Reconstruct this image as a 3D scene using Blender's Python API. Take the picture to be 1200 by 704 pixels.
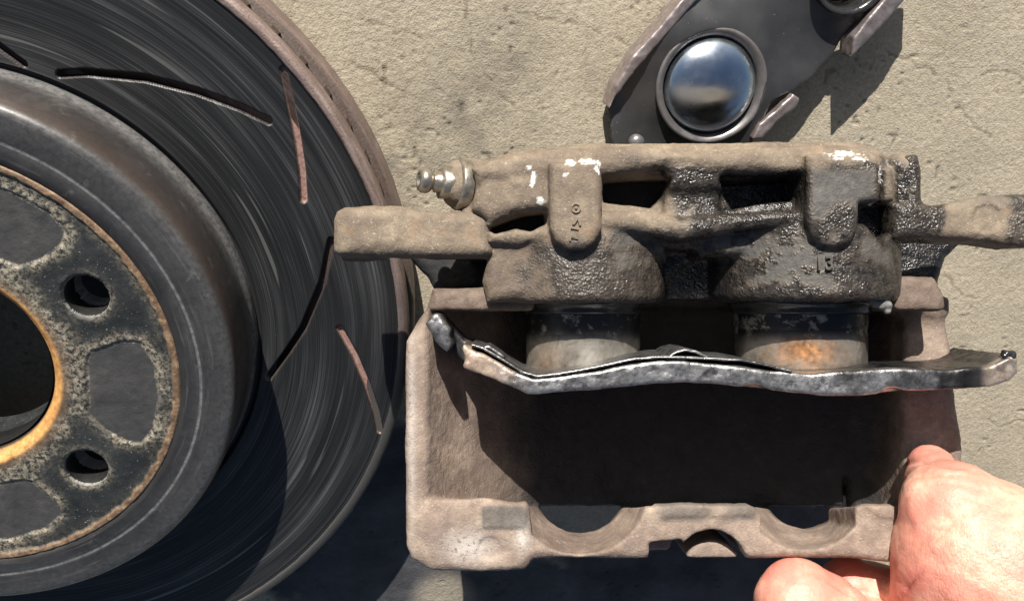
import bpy, math
import numpy as np
from mathutils import Matrix

# ------------------------------------------------------------------ camera, light, exposure
SC = bpy.context.scene
for o in list(bpy.data.objects): bpy.data.objects.remove(o)
F = 1000.0                                    # focal length in pixels of a 1200 px wide frame
M = np.array([[0.99356466, 0.0, -0.11326637],
              [0.04305211, 0.92494697, 0.37765013],
              [0.10476539, -0.38009617, 0.91899462]])   # camera frame -> world
M = M / np.linalg.norm(M, axis=1)[:, None]
CAMZ = 338.7                                  # mm above the ground
cd = bpy.data.cameras.new('camera'); cam = bpy.data.objects.new('camera', cd)
SC.collection.objects.link(cam); SC.camera = cam
cd.sensor_width = 36; cd.lens = 36 * F / 1200; cd.clip_start = 0.005; cd.clip_end = 200
mw = Matrix.Identity(4)
for i in range(3):
    for j in range(3): mw[i][j] = float(M[i, j])
mw[2][3] = CAMZ * .001
cam.matrix_world = mw
cd.dof.use_dof = False
SC.render.resolution_x = 1024; SC.render.resolution_y = 600

SUN_EL = math.radians(27)
hd = np.array([0.18872, -0.98203])            # the way shadows run on the ground
SUND = np.array([-hd[0]*math.cos(SUN_EL), -hd[1]*math.cos(SUN_EL), math.sin(SUN_EL)])
wd = bpy.data.worlds.new('World'); SC.world = wd; wd.use_nodes = True
nt = wd.node_tree; nt.nodes.clear()
sky = nt.nodes.new('ShaderNodeTexSky'); sky.sky_type = 'NISHITA'; sky.sun_disc = False
sky.sun_elevation = SUN_EL; sky.sun_rotation = math.atan2(SUND[0], SUND[1])
bg = nt.nodes.new('ShaderNodeBackground'); bg.inputs[1].default_value = 0.05; sky.altitude = 300; sky.dust_density = 2.0; sky.ozone_density = .6
wo = nt.nodes.new('ShaderNodeOutputWorld')
nt.links.new(sky.outputs[0], bg.inputs[0]); nt.links.new(bg.outputs[0], wo.inputs[0])
sl = bpy.data.lights.new('sun', 'SUN'); sl.energy = 5.0; sl.angle = math.radians(0.53); sl.color = (1.0, 0.955, 0.89)
so = bpy.data.objects.new('sun', sl); SC.collection.objects.link(so)
from mathutils import Vector
so.rotation_euler = Vector(SUND.tolist()).to_track_quat('Z', 'Y').to_euler()
SC.view_settings.view_transform = 'Standard'; SC.view_settings.look = 'None'
SC.view_settings.exposure = 0.66; SC.view_settings.gamma = 1

# ------------------------------------------------------------------ small tools (all lengths in mm)
D0 = 268.0                                    # distance of the caliper's front from the lens
def q(u, v, w=0.0):                           # a point w mm nearer than the caliper's front plane
    d = D0 - w
    return (np.asarray(u, float) - 600) * d / F, -(np.asarray(v, float) - 352) * d / F
def P(u, v, w):
    x, y = q(u, v, w); return np.array([x, y, -(D0 - w)])
def c2w(p): return np.asarray(p) @ M.T + np.array([0, 0, CAMZ])
def G(u, v, z=0.0):                           # ground-frame point at height z
    r = M @ np.array([(u-600)/F, -(v-352)/F, -1.0]); t = (z - CAMZ) / r[2]
    return r[:2] * t

def _h(i, j, k, s):
    n = (i*374761393 + j*668265263 + k*2147483647 + s*974634777) & 0xffffffff
    n = ((n ^ (n >> 13)) * 1274126177) & 0xffffffff
    n = n ^ (n >> 16)
    return (n & 0xffff) / 32767.5 - 1.0
def vnoise(p, s=0):
    p = np.asarray(p, float); f = np.floor(p); t = p - f; t = t*t*t*(t*(t*6-15)+10)
    i, j, k = (f[..., a].astype(np.int64) for a in range(3)); r = 0
    for a in (0, 1):
        for b in (0, 1):
            for c in (0, 1):
                r = r + _h(i+a, j+b, k+c, s) * (t[..., 0] if a else 1-t[..., 0]) * (t[..., 1] if b else 1-t[..., 1]) * (t[..., 2] if c else 1-t[..., 2])
    return r
def fbm(p, o=4, s=0, g=.5):
    r = 0; a = 1
    for n in range(o):
        r = r + a * vnoise(p * (2.03**n) + 17.3*n, s+n); a *= g
    return r
def sst(a, b, x):
    t = np.clip((x-a)/(b-a), 0, 1); return t*t*(3-2*t)

def tag(o, label=None, cat=None, group=None, kind=None):
    if label: o['label'] = label
    if cat: o['category'] = cat
    if group: o['group'] = group
    if kind: o['kind'] = kind
    return o
def thing(name, loc_mm, label, cat, group=None):
    o = bpy.data.objects.new(name, None); SC.collection.objects.link(o)
    o.location = [c*.001 for c in loc_mm]; o.empty_display_size = .02
    o['_o'] = list(map(float, loc_mm)); return tag(o, label, cat, group)
def org(o):
    r = np.zeros(3)
    while o is not None:
        if '_o' in o: r = r + np.array(list(o['_o']))
        o = o.parent
    return r
def mk(name, V, faces, mat, parent=None, smooth=True, attrs=None, origin=None):
    """V world mm; faces an (n,4)/(n,3) array or a list"""
    V = np.asarray(V, float); o0 = org(parent) if parent is not None else (np.zeros(3) if origin is None else np.array(origin, float))
    me = bpy.data.meshes.new(name)
    Vl = (V - o0) * .001
    if isinstance(faces, np.ndarray):
        n, k = faces.shape
        me.vertices.add(len(Vl)); me.vertices.foreach_set('co', Vl.astype(np.float32).ravel())
        me.loops.add(n*k); me.loops.foreach_set('vertex_index', faces.astype(np.int32).ravel())
        me.polygons.add(n); me.polygons.foreach_set('loop_start', np.arange(0, n*k, k, dtype=np.int32))
        me.polygons.foreach_set('loop_total', np.full(n, k, np.int32)); me.update(calc_edges=True)
    else:
        me.from_pydata(Vl.tolist(), [], faces)
    if smooth: me.polygons.foreach_set('use_smooth', np.ones(len(me.polygons), bool))
    for k, a in (attrs or {}).items():
        at = me.attributes.new(k, 'FLOAT', 'POINT'); at.data.foreach_set('value', np.asarray(a, np.float32))
    me.materials.append(mat); me.validate(); me.update()
    o = bpy.data.objects.new(name, me); SC.collection.objects.link(o)
    if parent is not None: o.parent = parent
    else: o.location = (o0*.001).tolist()
    return o

class Fld:                                    # a signed distance field on a grid
    def __init__(s, lo, hi, h):
        s.lo = np.array(lo, float); s.h = h
        s.ax = [np.arange(lo[i], hi[i]+h, h, dtype=np.float32) for i in range(3)]
        s.x = s.ax[0][:, None, None]; s.y = s.ax[1][None, :, None]; s.z = s.ax[2][None, None, :]
        s.d = np.full([len(a) for a in s.ax], 50, np.float32)
    def poly(s, pts):
        X, Y = np.meshgrid(s.ax[0], s.ax[1], indexing='ij'); pts = np.asarray(pts, np.float32)
        d = np.full(X.shape, 1e9, np.float32); sg = np.ones(X.shape, bool)
        for i in range(len(pts)):
            a = pts[i]; b = pts[i-1]; e = b-a; wx = X-a[0]; wy = Y-a[1]
            t = np.clip((wx*e[0]+wy*e[1])/max(float(e@e), 1e-9), 0, 1)
            d = np.minimum(d, (wx-e[0]*t)**2+(wy-e[1]*t)**2)
            c1 = Y >= a[1]; c2 = Y < b[1]; c3 = e[0]*wy > e[1]*wx
            fl = (c1 & c2 & c3) | (~c1 & ~c2 & ~c3); sg ^= fl
        d = np.sqrt(d); return np.where(sg, d, -d)[:, :, None]
    def ext(s, d2, z0, z1, r=0.0):
        a = d2 + r; b = np.abs(s.z - (z0+z1)/2) - abs(z1-z0)/2 + r
        return np.sqrt(np.maximum(a, 0)**2 + np.maximum(b, 0)**2) + np.minimum(np.maximum(a, b), 0) - r
    def cap(s, a, b, ra, rb):
        a = np.array(a); b = np.array(b); e = b-a; L = float(e@e)
        t = np.clip(((s.x-a[0])*e[0]+(s.y-a[1])*e[1]+(s.z-a[2])*e[2])/L, 0, 1)
        return np.sqrt((s.x-a[0]-t*e[0])**2+(s.y-a[1]-t*e[1])**2+(s.z-a[2]-t*e[2])**2)-(ra+(rb-ra)*t)
    def add(s, d, k=0.0):
        if k:
            h = np.maximum(k-np.abs(s.d-d), 0)/k; s.d = (np.minimum(s.d, d)-h*h*k*.25).astype(np.float32)
        else: s.d = np.minimum(s.d, d).astype(np.float32)
    def sub(s, d, k=0.0):
        d = -d
        if k:
            h = np.maximum(k-np.abs(s.d-d), 0)/k; s.d = (np.maximum(s.d, d)+h*h*k*.25).astype(np.float32)
        else: s.d = np.maximum(s.d, d).astype(np.float32)
    def mesh(s):
        d = s.d; d[0] = d[-1] = 9; d[:, 0] = d[:, -1] = 9; d[:, :, 0] = d[:, :, -1] = 9
        nx, ny, nz = d.shape; ins = d < 0
        cs = ins[:-1, :-1, :-1].astype(np.int8)
        tot = np.zeros(cs.shape, np.int8)
        for a in (0, 1):
            for b in (0, 1):
                for c in (0, 1): tot += ins[a:nx-1+a, b:ny-1+b, c:nz-1+c]
        act = (tot > 0) & (tot < 8); idx = -np.ones(act.shape, np.int64); I = np.argwhere(act)
        idx[act] = np.arange(len(I)); acc = np.zeros((len(I), 3)); cnt = np.zeros(len(I))
        C8 = [(a, b, c) for a in (0, 1) for b in (0, 1) for c in (0, 1)]
        vals = {c: d[I[:, 0]+c[0], I[:, 1]+c[1], I[:, 2]+c[2]] for c in C8}
        for c in C8:
            for ax in range(3):
                if c[ax] == 0:
                    c2 = list(c); c2[ax] = 1; c2 = tuple(c2); v0 = vals[c]; v1 = vals[c2]
                    m = (v0 < 0) != (v1 < 0); t = np.where(m, v0/np.where(m, v0-v1, 1), 0)
                    p = np.tile(np.array(c, float), (len(I), 1)); p[:, ax] += t
                    acc[m] += p[m]; cnt[m] += 1
        V = s.lo + (I + acc/cnt[:, None]) * s.h
        Q = []
        for ax in range(3):
            sl0 = [slice(None)]*3; sl1 = [slice(None)]*3; sl0[ax] = slice(0, -1); sl1[ax] = slice(1, None)
            a = ins[tuple(sl0)]; b = ins[tuple(sl1)]
            for flip in (0, 1):
                E = np.argwhere((a & ~b) if flip == 0 else (~a & b))
                o1, o2 = [i for i in range(3) if i != ax]
                E = E[(E[:, o1] > 0) & (E[:, o2] > 0) & (E[:, o1] < d.shape[o1]-1) & (E[:, o2] < d.shape[o2]-1)]
                def g(p, r):
                    k = E.copy(); k[:, o1] -= p; k[:, o2] -= r; return idx[k[:, 0], k[:, 1], k[:, 2]]
                f = np.stack([g(0, 0), g(1, 0), g(1, 1), g(0, 1)], 1)
                if (ax == 1) == (flip == 0): pass
                else: f = f
                if (flip == 0) != (ax == 1): pass
                else: f = f[:, ::-1]
                Q.append(f)
        return V, np.concatenate(Q)
def vnorm(V, Q):
    n = np.cross(V[Q[:, 2]]-V[Q[:, 0]], V[Q[:, 3]]-V[Q[:, 1]]); N = np.zeros_like(V)
    for i in range(4):
        for a in range(3): N[:, a] += np.bincount(Q[:, i], n[:, a], len(V))
    return N/np.maximum(np.linalg.norm(N, axis=1), 1e-9)[:, None]
def uvw(V):                                   # camera-frame mm back to trace coordinates
    d = -V[:, 2]; return 600+V[:, 0]/d*F, 352-V[:, 1]/d*F, D0-d
def smoothmesh(V, Q, it=1):
    for _ in range(it):
        A = np.zeros_like(V); c = np.zeros(len(V))
        for i in range(4):
            j = Q[:, (i+1) % 4]
            for a in range(3): A[:, a] += np.bincount(Q[:, i], V[j, a], len(V))
            for a in range(3): A[:, a] += np.bincount(j, V[Q[:, i], a], len(V))
            c += np.bincount(Q[:, i], minlength=len(V)) + np.bincount(j, minlength=len(V))
        V = V*.4 + .6*A/np.maximum(c, 1)[:, None]
    return V
def lathe(prof, axis_o, axis_d, n=96, closed=False):
    """prof [(r, h)], returns verts in the frame of axis_o / axis_d"""
    a = np.array(axis_d, float); a /= np.linalg.norm(a); t = np.array([1., 0, 0]) if abs(a[0]) < .8 else np.array([0, 1., 0])
    u = np.cross(a, t); u /= np.linalg.norm(u); v = np.cross(a, u)
    th = np.linspace(0, 2*np.pi, n, endpoint=False); pr = np.array(prof, float)
    V = (np.array(axis_o) + pr[:, 1][:, None, None]*a + pr[:, 0][:, None, None]*(np.cos(th)[None, :, None]*u+np.sin(th)[None, :, None]*v)).reshape(-1, 3)
    k = np.arange(n); Q = []
    m = len(pr) if closed else len(pr)-1
    for i in range(m):
        j = (i+1) % len(pr)
        Q.append(np.stack([i*n+k, i*n+(k+1) % n, j*n+(k+1) % n, j*n+k], 1))
    return V, np.concatenate(Q)[:, ::-1]

# ------------------------------------------------------------------ materials
class N:
    def __init__(s, name):
        s.m = bpy.data.materials.new(name); s.m.use_nodes = True; s.t = s.m.node_tree
        s.t.nodes.clear(); s.out = s.n('OutputMaterial'); s.b = s.n('BsdfPrincipled'); s.l(s.b.outputs[0], s.out.inputs[0])
        s.tc = s.n('TexCoord').outputs['Object']
    def n(s, k): return s.t.nodes.new('ShaderNode'+k)
    def l(s, a, b): s.t.links.new(a, b)
    def set(s, i, v):
        if hasattr(v, 'is_output') or isinstance(v, bpy.types.NodeSocket): s.l(v, i)
        else: i.default_value = (*v, 1) if isinstance(v, tuple) and len(v) == 3 and len(getattr(i, 'default_value', v)) == 4 else v
    def map(s, scale, rot=(0, 0, 0), src=None):
        m = s.n('Mapping'); s.l(src or s.tc, m.inputs[0]); m.inputs['Scale'].default_value = scale if isinstance(scale, tuple) else (scale,)*3
        m.inputs['Rotation'].default_value = rot; return m.outputs[0]
    def noise(s, mm, det=4, rough=.5, vec=None, dist=0):            # mm: size of the blotches
        n = s.n('TexNoise'); s.l(vec or s.tc, n.inputs['Vector']); n.inputs['Scale'].default_value = 1000./mm
        n.inputs['Detail'].default_value = det; n.inputs['Roughness'].default_value = rough; n.inputs['Distortion'].default_value = dist
        return n.outputs[0]
    def vor(s, mm, feat='F1', vec=None):
        n = s.n('TexVoronoi'); n.feature = feat; s.l(vec or s.tc, n.inputs['Vector']); n.inputs['Scale'].default_value = 1000./mm
        return n.outputs['Distance']
    def ramp(s, x, st):
        r = s.n('ValToRGB'); s.l(x, r.inputs[0]); e = r.color_ramp.elements
        while len(e) < len(st): e.new(.5)
        for i, (p, c) in enumerate(st):
            e[i].position = p; e[i].color = (*c, 1) if isinstance(c, tuple) else (c, c, c, 1)
        return r.outputs[0]
    def mix(s, f, a, b, mode='MIX'):
        m = s.n('Mix'); m.data_type = 'RGBA'; m.blend_type = mode
        s.set(m.inputs[0], f); s.set(m.inputs[6], a); s.set(m.inputs[7], b); return m.outputs[2]
    def math(s, op, a, b=0.0, c=False):
        m = s.n('Math'); m.operation = op; s.set(m.inputs[0], a); s.set(m.inputs[1], b); m.use_clamp = c; return m.outputs[0]
    def attr(s, k):
        a = s.n('Attribute'); a.attribute_name = k; return a.outputs['Fac']
    def bump(s, h, dist_mm, strength=1.0, prev=None):
        b = s.n('Bump'); s.set(b.inputs['Strength'], strength); b.inputs['Distance'].default_value = dist_mm*.001
        s.l(h, b.inputs['Height'])
        if prev is not None: s.l(prev, b.inputs['Normal'])
        return b.outputs[0]
    def fin(s, col=None, rough=None, metal=None, nrm=None, **kw):
        if col is not None: s.set(s.b.inputs['Base Color'], col)
        if rough is not None: s.set(s.b.inputs['Roughness'], rough)
        if metal is not None: s.set(s.b.inputs['Metallic'], metal)
        if nrm is not None: s.l(nrm, s.b.inputs['Normal'])
        for k, v in kw.items(): s.set(s.b.inputs[k.replace('_', ' ')], v)
        return s.m

def m_concrete():
    s = N('concrete')
    c = s.ramp(s.noise(1.6, 5, .7), [(.25, (.17, .140, .098)), (.5, (.39, .338, .25)), (.75, (.62, .55, .43))])
    c = s.mix(.55, c, s.ramp(s.noise(45, 5, .6), [(.3, (.33, .287, .215)), (.7, (.47, .415, .318))]), 'MIX')
    sp = s.ramp(s.noise(.9, 2, .5), [(.27, 0.), (.34, 1.)])
    c = s.mix(s.math('SUBTRACT', 1.0, sp), c, (.20, .15, .10))
    c = s.mix(s.math('MULTIPLY', s.attr('pit'), .5, True), c, (.10, .08, .055))
    c = s.mix(s.attr('stain'), c, s.mix(.5, c, (.07, .065, .062), 'MULTIPLY'))
    c = s.mix(s.math('MULTIPLY', s.attr('stain'), .6), c, (.11, .105, .10))
    c = s.mix(s.attr('ground_shade'), c, s.ramp(s.noise(30, 4, .6), [(.35, (.035, .036, .040)), (.7, (.10, .10, .105))]))  # dark tone of the shadow painted on the concrete
    b = s.bump(s.noise(.75, 3, .65), .30, 1.0)
    b = s.bump(s.noise(1.5, 3, .6), .24, .7, b)
    r = s.mix(s.attr('ground_shade'), (.92,)*3, (.62,)*3)
    return s.fin(c, r, 0.0, b, Specular_IOR_Level=.25)

def m_cast(name, tint=(1, 1, 1)):
    """rusty dirt-coated cast iron; attribute wet = oily black grit, grey = matt grey dust, white = scraped bright paint, rust"""
    s = N(name)
    n1 = s.noise(16, 5, .65); n2 = s.noise(3.0, 5, .7)
    c = s.ramp(n1, [(.28, (.075*tint[0], .056*tint[1], .041*tint[2])), (.46, (.165*tint[0], .128*tint[1], .092*tint[2])), (.72, (.315*tint[0], .255*tint[1], .180*tint[2]))])
    c = s.mix(s.ramp(n2, [(.35, .6), (.65, 0.)]), c, (.115*tint[0], .085*tint[1], .065*tint[2]))
    c = s.mix(s.ramp(s.noise(.8, 3, .6), [(.60, 0.), (.74, .5)]), c, (.55, .49, .40))
    c = s.mix(s.ramp(s.noise(7, 3, .5, dist=.6), [(.62, 0.), (.74, .4)]), c, (.25, .15, .08))
    c = s.mix(s.math('MULTIPLY', s.attr('rust'), s.ramp(n2, [(.3, .3), (.6, .9)])), c, (.085, .058, .044))
    gd = s.ramp(s.noise(2.2, 5, .7), [(.3, (.05, .047, .042)), (.7, (.125, .118, .106))])
    c = s.mix(s.attr('grey'), c, gd)
    wc = s.ramp(s.noise(2.4, 4, .7), [(.35, (.012, .011, .010)), (.6, (.045, .038, .032)), (.8, (.11, .092, .07))])
    wf = s.math('MULTIPLY', s.attr('wet'), s.ramp(s.noise(5, 5, .7), [(.26, .8), (.45, 1.)]), True)
    c = s.mix(wf, c, wc)
    c = s.mix(s.math('MULTIPLY', s.attr('white'), s.ramp(s.noise(1.3, 4, .7), [(.36, 0.), (.46, 1.)]), True), c, (.82, .80, .76))
    c = s.mix(s.attr('soot_shade'), c, s.ramp(s.noise(6, 6, .75), [(.35, (.010, .010, .011)), (.62, (.022, .020, .020)), (.8, (.06, .052, .046))]))  # brake-dust black that also paints shade into deep recesses
    r = s.math('SUBTRACT', .80, s.math('MULTIPLY', wf, s.ramp(s.noise(3.5, 5, .7), [(.35, .40), (.6, .64)])))
    v = s.math('ADD', s.vor(.85), s.math('MULTIPLY', s.noise(1.6, 3, .7), .6)); v2 = s.noise(.65, 3, .6)
    v = s.math('MULTIPLY', v, s.ramp(s.noise(4.5, 4, .6), [(.36, .15), (.58, 1.1)]))
    hh = s.math('ADD', s.math('MULTIPLY', v, s.math('ADD', s.math('MULTIPLY', s.attr('wet'), 1.2), .32)), s.math('MULTIPLY', v2, .7))
    b = s.bump(hh, .26, .85); b = s.bump(s.noise(2.6, 4, .6), .35, .5, b)
    return s.fin(c, r, 0.0, b, Specular_IOR_Level=.5)

def m_simple(name, col, rough, metal=0.0, var=.4, mm=3.0, bump=.1, dark=None, **kw):
    s = N(name); d = dark or tuple(x*(1-var) for x in col)
    c = s.ramp(s.noise(mm, 5, .65), [(.3, d), (.7, col)])
    r = s.ramp(s.noise(mm*.6, 4, .6), [(.3, max(rough-.12, .03)), (.7, min(rough+.12, 1.))])
    return s.fin(c, r, metal, s.bump(s.noise(mm*.35, 4, .6), bump, .8), **kw)

def polar(s):
    sx = s.n('SeparateXYZ'); s.l(s.tc, sx.inputs[0])
    r = s.math('SQRT', s.math('ADD', s.math('MULTIPLY', sx.outputs[0], sx.outputs[0]), s.math('MULTIPLY', sx.outputs[1], sx.outputs[1])))
    a = s.math('ARCTAN2', sx.outputs[1], sx.outputs[0]); return r, a
def ringvec(s, r, a, ks, ka):
    c = s.n('CombineXYZ'); s.l(s.math('MULTIPLY', r, ks), c.inputs[0]); s.l(s.math('MULTIPLY', a, ka), c.inputs[1]); return c.outputs[0]
def ringnoise(s, r, a, ks, ka, det=3, rough=.6):
    n = s.n('TexNoise'); s.l(ringvec(s, r, a, ks, ka), n.inputs['Vector']); n.inputs['Scale'].default_value = 1
    n.inputs['Detail'].default_value = det; n.inputs['Roughness'].default_value = rough; return n.outputs[0]
def m_face():
    s = N('worn_rotor_steel'); r, a = polar(s)
    n1 = ringnoise(s, r, a, 2300, .45, 4, .82); n2 = ringnoise(s, r, a, 130, 1.1, 3, .6); n3 = ringnoise(s, r, a, 3200, 5, 2)
    st = s.ramp(n1, [(.30, .014), (.48, .030), (.60, .085), (.68, .22), (.76, .55)])
    band = s.ramp(n2, [(.34, .35), (.48, .6), (.58, 1.2), (.72, 2.4)])
    c = s.mix(1.0, st, band, 'MULTIPLY')
    c = s.mix(.3, c, (.03, .032, .034))
    c = s.mix(s.ramp(ringnoise(s, r, a, 330, 1.3, 2, .5), [(.66, 0.), (.70, .55)]), c, (.20, .20, .185))
    c = s.mix(s.ramp(s.noise(.5, 2, .5), [(.74, 0.), (.8, .5)]), c, (.4, .4, .4))
    c = s.mix(s.attr('slot'), c, s.ramp(s.noise(1.2, 4, .7), [(.3, (.16, .09, .075)), (.7, (.38, .24, .20))]))
    c = s.mix(s.math('MULTIPLY', s.attr('groove'), .92), c, (.03, .03, .032))
    ro = s.ramp(n1, [(.3, .30), (.7, .50)]); ro = s.math('ADD', ro, s.math('MULTIPLY', s.attr('slot'), .4), True)
    me = s.math('SUBTRACT', .38, s.math('MULTIPLY', s.attr('slot'), .3), True)
    b = s.bump(n3, .05, .7); b = s.bump(n1, .12, .6, b)
    return s.fin(c, ro, me, b)
def m_hat():
    s = N('grey_coated_steel'); r, a = polar(s)
    n1 = ringnoise(s, r, a, 700, 3, 4, .7)
    c = s.ramp(s.noise(22, 5, .65), [(.3, (.024, .025, .027)), (.7, (.058, .057, .057))])
    c = s.mix(s.ramp(n1, [(.55, 0.), (.75, .5)]), c, (.22, .20, .19))
    c = s.mix(s.ramp(s.noise(9, 6, .75), [(.60, 0.), (.70, .55)]), c, (.20, .195, .19))
    c = s.mix(s.math('MULTIPLY', s.attr('rub'), s.ramp(s.noise(2, 4, .7), [(.3, .2), (.6, .8)])), c, (.32, .31, .30))
    c = s.mix(s.math('MULTIPLY', s.attr('warm'), .4), c, (.15, .10, .078))
    ro = s.ramp(s.noise(6, 4, .6), [(.3, .36), (.7, .52)])
    b = s.bump(s.noise(.8, 3, .6), .05, .7); b = s.bump(n1, .05, .4, b)
    return s.fin(c, ro, .45, b)
def m_hub():
    s = N('painted_hub_face')
    c = s.ramp(s.noise(12, 5, .7), [(.3, (.010, .012, .012)), (.7, (.030, .032, .032))])
    c = s.mix(s.ramp(s.noise(.7, 2, .5), [(.68, 0.), (.76, .8)]), c, (.45, .44, .40))
    c = s.mix(s.attr('pocket'), c, s.ramp(s.noise(8, 5, .7), [(.3, (.035, .035, .035)), (.65, (.065, .062, .06)), (.8, (.14, .10, .07))]))
    c = s.mix(s.math('MULTIPLY', s.attr('grime'), s.ramp(s.noise(1.6, 6, .8), [(.44, 0.), (.56, 1.)]), True), c, s.ramp(s.noise(2.5, 4, .7), [(.3, (.16, .13, .085)), (.7, (.40, .36, .28))]))
    c = s.mix(s.math('MULTIPLY', s.attr('rust'), s.ramp(s.noise(1.5, 6, .75), [(.26, .2), (.48, 1.)]), True), c, s.ramp(s.noise(3.5, 5, .75), [(.3, (.07, .042, .028)), (.5, (.17, .105, .062)), (.74, (.40, .29, .17))]))
    c = s.mix(s.math('MULTIPLY', s.attr('orange'), s.ramp(s.noise(3, 5, .7), [(.3, .45), (.5, 1.)]), True), c, s.ramp(s.noise(2, 4, .7), [(.3, (.38, .17, .05)), (.6, (.62, .33, .11)), (.8, (.70, .52, .28))]))
    c = s.mix(s.attr('lip'), c, (.5, .48, .45))
    b = s.bump(s.noise(.9, 5, .7), .22, .9)
    return s.fin(c, s.ramp(s.noise(5, 4), [(.3, .38), (.7, .68)]), .0, b)
def m_rim():
    s = N('heat_stained_rim'); r, a = polar(s)
    c = s.ramp(ringnoise(s, r, a, 900, 7, 5, .7), [(.3, (.17, .12, .105)), (.55, (.30, .225, .195)), (.75, (.46, .39, .36))])
    c = s.mix(s.ramp(s.noise(.9, 4, .7), [(.5, 0.), (.7, .7)]), c, (.11, .075, .06))
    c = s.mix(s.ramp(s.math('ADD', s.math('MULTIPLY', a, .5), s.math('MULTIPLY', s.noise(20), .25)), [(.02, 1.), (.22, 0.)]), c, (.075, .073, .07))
    c = s.mix(s.attr('rust'), c, s.ramp(s.noise(.8, 5, .7), [(.35, (.022, .016, .012)), (.65, (.10, .068, .05))]))
    b = s.bump(s.noise(.7, 4, .7), .25, .9)
    return s.fin(c, .55, s.math('SUBTRACT', .45, s.math('MULTIPLY', s.attr('rust'), .45)), b)
def m_plate():
    s = N('scraped_bare_steel')
    c = s.ramp(s.noise(9, 5, .7), [(.28, (.10, .098, .095)), (.45, (.26, .255, .25)), (.75, (.55, .54, .53))])
    c = s.mix(s.ramp(s.noise(2.6, 5, .7), [(.36, .7), (.48, 0.)]), c, (.08, .07, .062))
    c = s.mix(s.attr('brown'), c, s.ramp(s.noise(5, 4, .7), [(.3, (.24, .16, .12)), (.7, (.50, .40, .30))]))
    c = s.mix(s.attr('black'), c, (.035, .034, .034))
    ro = s.ramp(s.noise(2.5, 4, .7), [(.3, .20), (.7, .46)])
    me = s.math('SUBTRACT', .85, s.math('MULTIPLY', s.attr('brown'), .6), True)
    b = s.bump(s.noise(1.1, 5, .75), .13, .8); b = s.bump(s.noise(5, 3), .5, .7, b)
    return s.fin(c, ro, me, b)
def m_piston():
    s = N('tarnished_piston_steel')
    c = s.ramp(s.noise(9, 6, .7, dist=.5), [(.30, (.06, .05, .04)), (.44, (.20, .18, .15)), (.7, (.36, .34, .30))])
    c = s.mix(s.math('MULTIPLY', s.attr('orange'), s.ramp(s.noise(3, 5, .7), [(.3, .35), (.55, 1.)]), True), c, s.ramp(s.noise(2, 4), [(.3, (.26, .12, .05)), (.7, (.62, .30, .12))]))
    c = s.mix(s.math('MULTIPLY', s.attr('piston_shade'), s.ramp(s.noise(7, 5, .7), [(.40, 0.), (.47, 1.)]), True), c, (.02, .02, .023))  # near-black tone for shade painted on the piston
    b = s.bump(s.noise(1.3, 5, .7), .1, .8)
    return s.fin(c, s.ramp(s.noise(4, 4), [(.3, .28), (.7, .55)]), .55, b)
def m_skin():
    s = N('skin')
    c = s.ramp(s.noise(14, 4, .6), [(.3, (.60, .25, .185)), (.5, (.73, .385, .28)), (.75, (.82, .54, .40))])
    c = s.mix(s.ramp(s.noise(2.2, 5, .7), [(.35, .6), (.6, 0.)]), c, (.52, .21, .15))
    c = s.mix(s.attr('pink'), c, (.66, .22, .17))
    c = s.mix(s.ramp(s.noise(4, 6, .8), [(.62, 0.), (.72, .4)]), c, (.22, .12, .09))
    wv = s.n('Mix'); wv.data_type = 'VECTOR'; wv.inputs[0].default_value = .0012; nn_ = s.n('TexNoise'); s.l(s.tc, nn_.inputs['Vector']); nn_.inputs['Scale'].default_value = 300; s.l(s.map((1., .5, 1.), (0, 0, .5)), wv.inputs[4]); s.l(nn_.outputs[1], wv.inputs[5])
    cr = s.vor(1.5, 'DISTANCE_TO_EDGE', wv.outputs[1])
    cr2 = s.vor(.9, 'DISTANCE_TO_EDGE')
    lines = s.math('MINIMUM', s.math('MULTIPLY', cr, 5.0, True), 1.0)
    b = s.bump(s.ramp(cr2, [(0., 0.), (.2, 1.)]), .05, .5); b = s.bump(s.ramp(cr, [(0., 0.), (.16, 1.)]), .16, s.math('ADD', s.math('MULTIPLY', s.attr('wrinkle'), .32), .12), b)
    b = s.bump(s.noise(.9, 4, .65), .22, .7, b)
    return s.fin(c, s.ramp(s.noise(3, 4), [(.3, .38), (.7, .56)]), 0.0, b, Subsurface_Weight=.2, Subsurface_Radius=(.0035, .0014, .0008), Subsurface_Scale=1.0, Specular_IOR_Level=.5)
def m_sheet():
    s = N('dark_pressed_steel')
    c = s.ramp(s.noise(30, 4, .6), [(.3, (.065, .065, .067)), (.7, (.13, .128, .126))])
    c = s.mix(s.ramp(s.noise(.8, 2, .5), [(.72, 0.), (.78, .8)]), c, (.5, .49, .47))
    c = s.mix(s.attr('bare'), c, s.ramp(s.noise(3, 4, .7), [(.3, (.24, .19, .18)), (.7, (.44, .39, .38))]))
    return s.fin(c, s.ramp(s.noise(8, 4), [(.3, .33), (.7, .46)]), .7, s.bump(s.noise(1, 3), .03, .6))

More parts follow.
